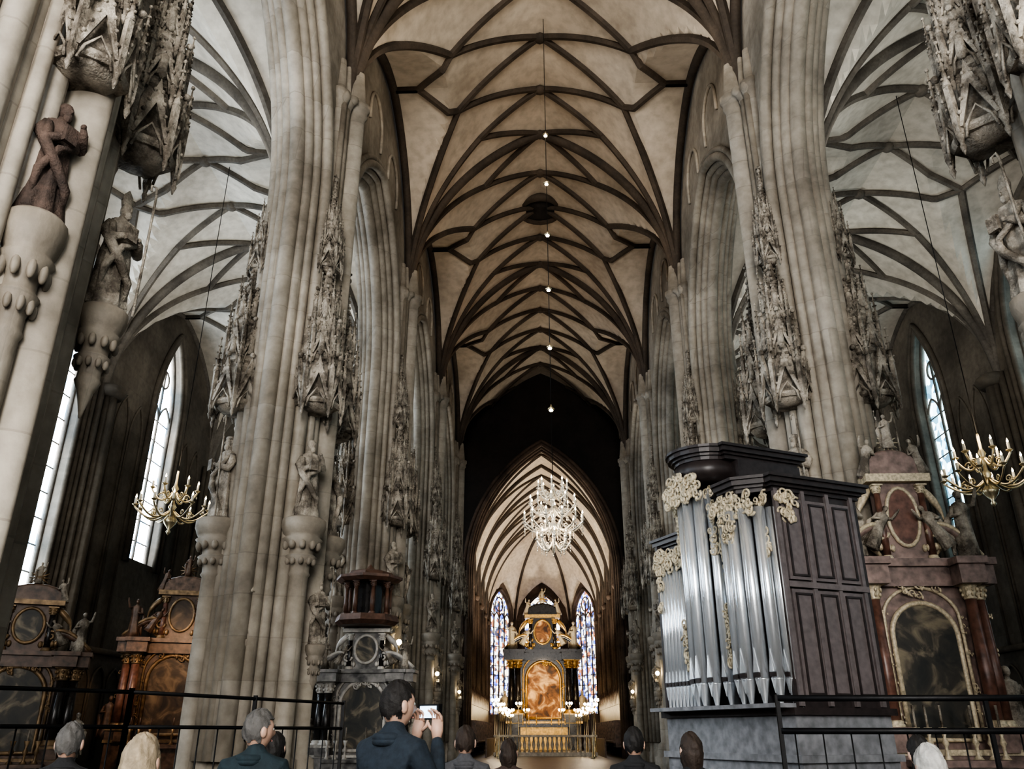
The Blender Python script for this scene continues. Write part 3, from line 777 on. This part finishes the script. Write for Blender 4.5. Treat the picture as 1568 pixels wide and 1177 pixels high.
chandelier('brass_chandelier',(11.1,20.2,7.5),1.02,[(1.0,-.1,12),(.62,.45,6)],20.0,M_brass)

for sx in(-1,1):
    for i,y in enumerate(PY[4:7]):
        if y>YE: continue
        mb=MB(); mb.box((0,.1,0),(.12,.2,.12)); mb.tube([(0,0,0),(0,-.2,.05),(0,-.3,.2)],.02,6); mb.sph((0,-.3,.27),.09,1)
        mb.obj('pier_lamp',[M_brass,M_bulb],(sx*4.85,y-.6,3.9-.3*i),0)
mbc=MB(); mbc.lathe([(.16,0),(.05,.1),(.03,1.6),(.03,2.6),(.1,2.65)],n=8)
for q in range(5): mbc.sph((.25*math.cos(q*1.256),.25*math.sin(q*1.256),2.8),.085,1,6,5); mbc.tube([(0,0,2.5),(.25*math.cos(q*1.256),.25*math.sin(q*1.256),2.72)],.015,5)
mc=mbc.mesh('candelabrum',[M_brass,M_bulb])
for sx in(-1,1):
    for i in range(8): place('candelabrum',mc,(sx*(2.9+.3*(i%3)),YE+1+i*3.2,0),0,None,(1,1,1+.14*(i%3)))
    for i in range(3): place('candelabrum',mc,(sx*(1.6+.7*i),YC-2.2,0),0,None,(1,1,1.2+.2*(i%2)))

# ------------------------------------------------------------------ fences
def fence(name,p0,p1,ztop,step=.3,rail=.03):
    p0=Vector(p0);p1=Vector(p1);d=p1-p0;L=d.length;d.normalize()
    mb=MB()
    for z in (ztop,ztop-.35,.25): mb.tube([p0+Vector((0,0,z)),p1+Vector((0,0,z))],rail*.8,6)
    n=max(1,int(L/1.6))
    for i in range(n+1):
        p=p0+d*(L*i/n); mb.box((p.x,p.y,ztop/2+.02),(.045,.045,ztop+.04))
    k=int(L/step)
    for i in range(k):
        p=p0+d*(L*(i+.5)/k); mb.tube([p+Vector((0,0,.25)),p+Vector((0,0,ztop-.35))],.009,5)
    mb.obj(name,[M_iron])
fence('iron_fence',(-4.75,9.3,0),(-3.3,13.2,0),1.9)
fence('iron_fence',(-7.2,6.6,0),(-4.75,9.3,0),1.9)
fence('iron_fence',(2.45,10.2,0),(7.2,10.2,0),1.86,rail=.05)

# ------------------------------------------------------------------ people
SK=simple('skin',(.50,.32,.24),.5,var=.08)
LIP=simple('lips',(.45,.2,.17),.5); SCR=emit('camera_screen',(.6,.8,1),2.5)
def cloth(n,c): return simple(n,c,.85,0,.25,30,.3)
def person(name,loc,height,rz,coat,hair,hairlen=0,pose='stand',turn=0):
    s=height/1.75
    root=bpy.data.objects.new(name,None); col.objects.link(root); root.location=loc; root.rotation_euler=(0,0,rz)
    V=[(0,0,.95),(0,0,1.08),(0,-.01,1.25),(0,-.01,1.40),(0,.0,1.49),(0,.02,1.56)]
    R=[(.16,.12),(.15,.115),(.175,.125),(.15,.11),(.065,.065),(.058,.058)]
    E=[(0,1),(1,2),(2,3),(3,4),(4,5)]
    for sg in(-1,1):
        b=len(V)
        if pose=='photo': arm=[(.175*sg,-.01,1.40),(.25*sg,.08,1.17),(.10*sg,.27,1.40),(.075*sg,.29,1.47)]
        else: arm=[(.175*sg,-.01,1.40),(.25*sg,-.02,1.13),(.25*sg,.08,.88),(.245*sg,.11,.80)]
        V+=arm; R+=[(.075,.075),(.06,.06),(.042,.042),(.036,.036)]
        E+=[(3,b),(b,b+1),(b+1,b+2),(b+2,b+3)]
        b=len(V)
        V+=[(.10*sg,0,.88),(.11*sg,.01,.50),(.115*sg,-.02,.10),(.12*sg,.12,.05)]
        R+=[(.095,.095),(.065,.065),(.045,.045),(.04,.035)]
        E+=[(0,b),(b,b+1),(b+1,b+2),(b+2,b+3)]
    me=bpy.data.meshes.new('body'); me.from_pydata([tuple(c*s for c in v) for v in V],E,[]); me.update()
    ob=place('body',me,parent=root)
    sk=ob.modifiers.new('skin','SKIN'); sk.use_smooth_shade=True
    for i,r in enumerate(R): me.skin_vertices[0].data[i].radius=(r[0]*s,r[1]*s)
    me.skin_vertices[0].data[0].use_root=True
    sb=ob.modifiers.new('sub','SUBSURF'); sb.levels=2; sb.render_levels=2
    me.materials.append(coat)
    hb=MB(); nu,nv=48,36; hs=s**.5
    def headr(d):
        x,y,z=d
        r=Vector((x*.077,y*.098,z*.118))
        if z<-.2: r.x*=1-.25*(-z-.2); r.y*=1-.12*(-z-.2)
        if y>0:
            g=math.exp(-((x/.22)**2))*math.exp(-(((z+.12)/.22)**2)); r.y+=.024*g*(y>.3)
            for sg in(-1,1):
                g=math.exp(-(((x-.38*sg)/.18)**2+((z-.08)/.13)**2)); r.y-=.010*g
            r.y+=.006*math.exp(-((z-.28)/.12)**2)*y + .010*math.exp(-((z+.85)/.2)**2)*math.exp(-(x/.3)**2)
        else: r.y*=1.0+.04*z
        return r
    vs=[];fs=[]
    for i in range(nv+1):
        t=-pi/2+pi*i/nv
        for j in range(nu):
            a=2*pi*j/nu; vs.append(headr((math.cos(t)*math.cos(a),math.cos(t)*math.sin(a),math.sin(t))))
    for i in range(nv):
        for j in range(nu): fs.append((i*nu+j,i*nu+(j+1)%nu,(i+1)*nu+(j+1)%nu,(i+1)*nu+j))
    hb.add(vs,fs,0,True)
    for sg in(-1,1):
        hb.sph((.081*sg,-.005,-.008),(.013,.024,.036),0,8,6); hb.sph((.03*sg,.083,.010),(.013,.010,.010),2,8,6); hb.sph((.03*sg,.092,.010),(.006,.004,.006),3,6,5)
        hb.tube([(.015*sg,.094,.032),(.03*sg,.096,.036),(.045*sg,.088,.030)],.004,5,1)
    hb.tube([(-.024,.088,-.062),(0,.097,-.060),(.024,.088,-.062)],[.004,.007,.004],6,4)
    rnd=random.Random(int(abs(loc[0])*1000)); p1=rnd.uniform(0,6)
    vs=[];fs=[]
    for i in range(nv+1):
        t=-pi/2+pi*i/nv
        for j in range(nu):
            a=2*pi*j/nu; d=Vector((math.cos(t)*math.cos(a),math.cos(t)*math.sin(a),math.sin(t)))
            r=headr((d.x,min(d.y,.2) if d.y>0 else d.y,d.z)); k=1.12+.035*math.sin(5*a+6*t+p1)+.03*math.sin(14*a+3*t)*math.cos(t)+rnd.uniform(-.022,.022)
            if d.y>0: r.y=d.y*.098
            p=r*k; p.z+=.004
            if hairlen and d.z<0 and d.y<.25: p.z-=hairlen*(-d.z); p.x*=1+.75*hairlen; p.y=min(p.y,.02)*1.05
            vs.append(p)
    for i in range(nv):
        for j in range(nu):
            t=-pi/2+pi*(i+.5)/nv; a=2*pi*(j+.5)/nu; y=math.cos(t)*math.sin(a); z=math.sin(t); x=math.cos(t)*math.cos(a)
            lim = .48 if y>.35 else (.0+ .9*y if y>-.1 else -.50+.08*math.sin(7*a))
            if hairlen: lim = .48 if y>.45 else -1
            if z>lim: fs.append((i*nu+j,i*nu+(j+1)%nu,(i+1)*nu+(j+1)%nu,(i+1)*nu+j))
    hb.add(vs,fs,1,True)
    for k in range(2): hb.tube([( .085*math.cos(t*pi/8),.085*math.sin(t*pi/8)-.03,-.165-.02*k) for t in range(16)],.025,8,5,closed=True)
    h=hb.obj('head',[SK,hair,M_white,M_black,LIP,coat],(0,.025*s,(1.75-.122)*s),turn,root); h.scale=(hs,hs,hs)
    hm=MB()
    for sg in(-1,1):
        if pose=='photo': base=Vector((.075*sg,.29,1.47)); up=Vector((-.1*sg,.15,1)).normalized(); side=Vector((-sg,0,0)); pal=Vector((0,-1,0))
        else: base=Vector((.245*sg,.11,.80)); up=Vector((0,.15,-1)).normalized(); side=Vector((0,1,0)); pal=Vector((-sg,0,0))
        hm.tube([(base-up*.02)*s,(base+up*.03)*s,(base+up*.085)*s],[.026*s,.036*s,.034*s],10,0)
        for q,(ln,o_) in enumerate(((.070,.030),(.080,.010),(.074,-.010),(.058,-.030))):
            b0=base+up*.08+side*o_; b1=b0+up*ln*.45+pal*.008; b2=b1+up*ln*.3+pal*.022; b3=b2+up*ln*.1+pal*.024
            hm.tube([p*s for p in(b0,b1,b2,b3)],[.0095*s,.009*s,.008*s,.006*s],7,0)
        t0=base+up*.03+side*.03; hm.tube([p*s for p in(t0,t0+side*.03+up*.025,t0+side*.04+up*.055+pal*.01)],[.012*s,.010*s,.007*s],7,0)
    if pose=='photo':
        hm.box((0,.315*s,1.60*s),(.15*s,.035*s,.085*s),1); hm.lathe([(.03,0),(.03,.04)],(0,.33*s,1.58*s),12,1)
        hm.box((0,.295*s,1.60*s),(.12*s,.006*s,.065*s),2)
    hm.obj('hands',[SK,M_iron,SCR],parent=root)
    return root
navy=cloth('navy_jacket',(.014,.022,.032)); blk=cloth('black_coat',(.012,.012,.013)); grey=cloth('grey_coat',(.06,.06,.065)); light=cloth('pale_coat',(.34,.32,.30)); brn=cloth('brown_coat',(.05,.032,.026)); teal=cloth('teal_jacket',(.012,.024,.030))
def hairm(n,c): return simple(n,c,.7,0,.22,25,.6)
hbk=hairm('dark_hair',(.010,.008,.007)); hgr=hairm('grey_hair',(.085,.08,.075)); hbl=hairm('blonde_hair',(.28,.225,.155)); hwh=hairm('white_hair',(.36,.35,.33)); hbr=hairm('brown_hair',(.030,.019,.013))
person('standing_man',(-1.12,4.9,0),1.76,-.55,navy,hbk,0,'photo',turn=-.35)
person('standing_man',(-2.08,5.5,0),1.62,.1,teal,hgr,0,turn=-.9)
person('standing_woman',(-2.42,7.0,0),1.48,0,blk,hbk,.1)
person('standing_man',(-3.28,5.5,0),1.54,.2,blk,hgr,0)
person('standing_woman',(-2.08,3.9,0),1.475,.1,light,hbl,.12)
person('standing_man',(-.9,7.0,0),1.53,0,grey,hbr,0)
person('standing_woman',(-.60,8.2,0),1.42,0,brn,hbr,.1)
person('standing_man',(.43,7.0,0),1.52,-.2,blk,hbk,0)
person('standing_woman',(.78,6.4,0),1.48,.1,blk,hbr,.1)
person('standing_woman',(1.85,5.0,0),1.42,0,light,hwh,.08)
person('standing_man',(2.35,6.3,0),1.46,0,blk,hbk,0)

# ------------------------------------------------------------------ lights
def area(name,loc,rot,size,e,c,sy=None):
    l=bpy.data.lights.new(name,'AREA'); l.energy=e; l.color=c; l.size=size
    if sy: l.shape='RECTANGLE'; l.size_y=sy
    o=bpy.data.objects.new(name,l); col.objects.link(o); o.location=loc; o.rotation_euler=rot; return o
def spot(name,loc,target,e,c,ang=60,r=.3):
    l=bpy.data.lights.new(name,'SPOT'); l.energy=e; l.color=c; l.spot_size=math.radians(ang); l.spot_blend=.6; l.shadow_soft_size=r
    o=bpy.data.objects.new(name,l); col.objects.link(o); o.location=loc
    o.rotation_euler=(Vector(target)-Vector(loc)).to_track_quat('-Z','Y').to_euler(); return o
def point(name,loc,e,c,r=.3):
    l=bpy.data.lights.new(name,'POINT'); l.energy=e; l.color=c; l.shadow_soft_size=r
    o=bpy.data.objects.new(name,l); col.objects.link(o); o.location=loc; return o
for i,y in enumerate(PY[1:6]):
    e=[480,820,560,280,170][i]
    c=[(1,.93,.83),(1,.91,.80),(1,.85,.68),(1,.73,.48),(1,.63,.36)][i]
    for sx in(-1,1):
        spot('vault_uplight',(sx*4.5,y,17.2),(-sx*.5,y+3.0,25.5),e,c,130,.5)
for sx in(-1,1):
    for y in PY[2:6]:
        spot('aisle_uplight',(sx*8.0,y+.3,13.2),(sx*12.5,y+3,20),950,(1,.98,.93),140,.4)
point('chandelier_light',(.12,22,6.6),130,(1,.8,.55),.6)
point('chandelier_light',(-11,22.9,8.8),110,(1,.8,.55),.6)
point('chandelier_light',(11.1,20.2,8.6),130,(1,.8,.55),.6)
for y in (CB[0]+2,CB[2],CB[4]):
    spot('choir_uplight',(0,y,6),(0,y+1,20),3600,(1,.90,.76),150,.6)
spot('high_altar_spot',(0,YC-7,8),(0,YC,4.5),1900,(1,.72,.44),55,.4)
spot('aisle_altar_spot',(-12.2,26.5,5.5),(-13.3,30.5,2.5),650,(1,.66,.40),80,.3)
area('west_daylight_left',(-11.4,YW+.6,9),(math.radians(90),0,0),4,2400,(1,.98,.95),9)
area('west_daylight_right',(11.4,YW+.6,9),(math.radians(90),0,0),4,1300,(1,.98,.95),9)

w=bpy.data.worlds.new('world'); sc.world=w; w.use_nodes=True
w.node_tree.nodes['Background'].inputs[0].default_value=(.6,.7,.8,1); w.node_tree.nodes['Background'].inputs[1].default_value=.5

# ------------------------------------------------------------------ camera
cd=bpy.data.cameras.new('camera'); cam=bpy.data.objects.new('camera',cd); col.objects.link(cam)
cd.sensor_width=36; cd.lens=28.5; cd.clip_end=300
cam.location=(-.3,0,1.5); cam.rotation_euler=(math.radians(90+23.2),0,math.radians(1.87))
sc.camera=cam
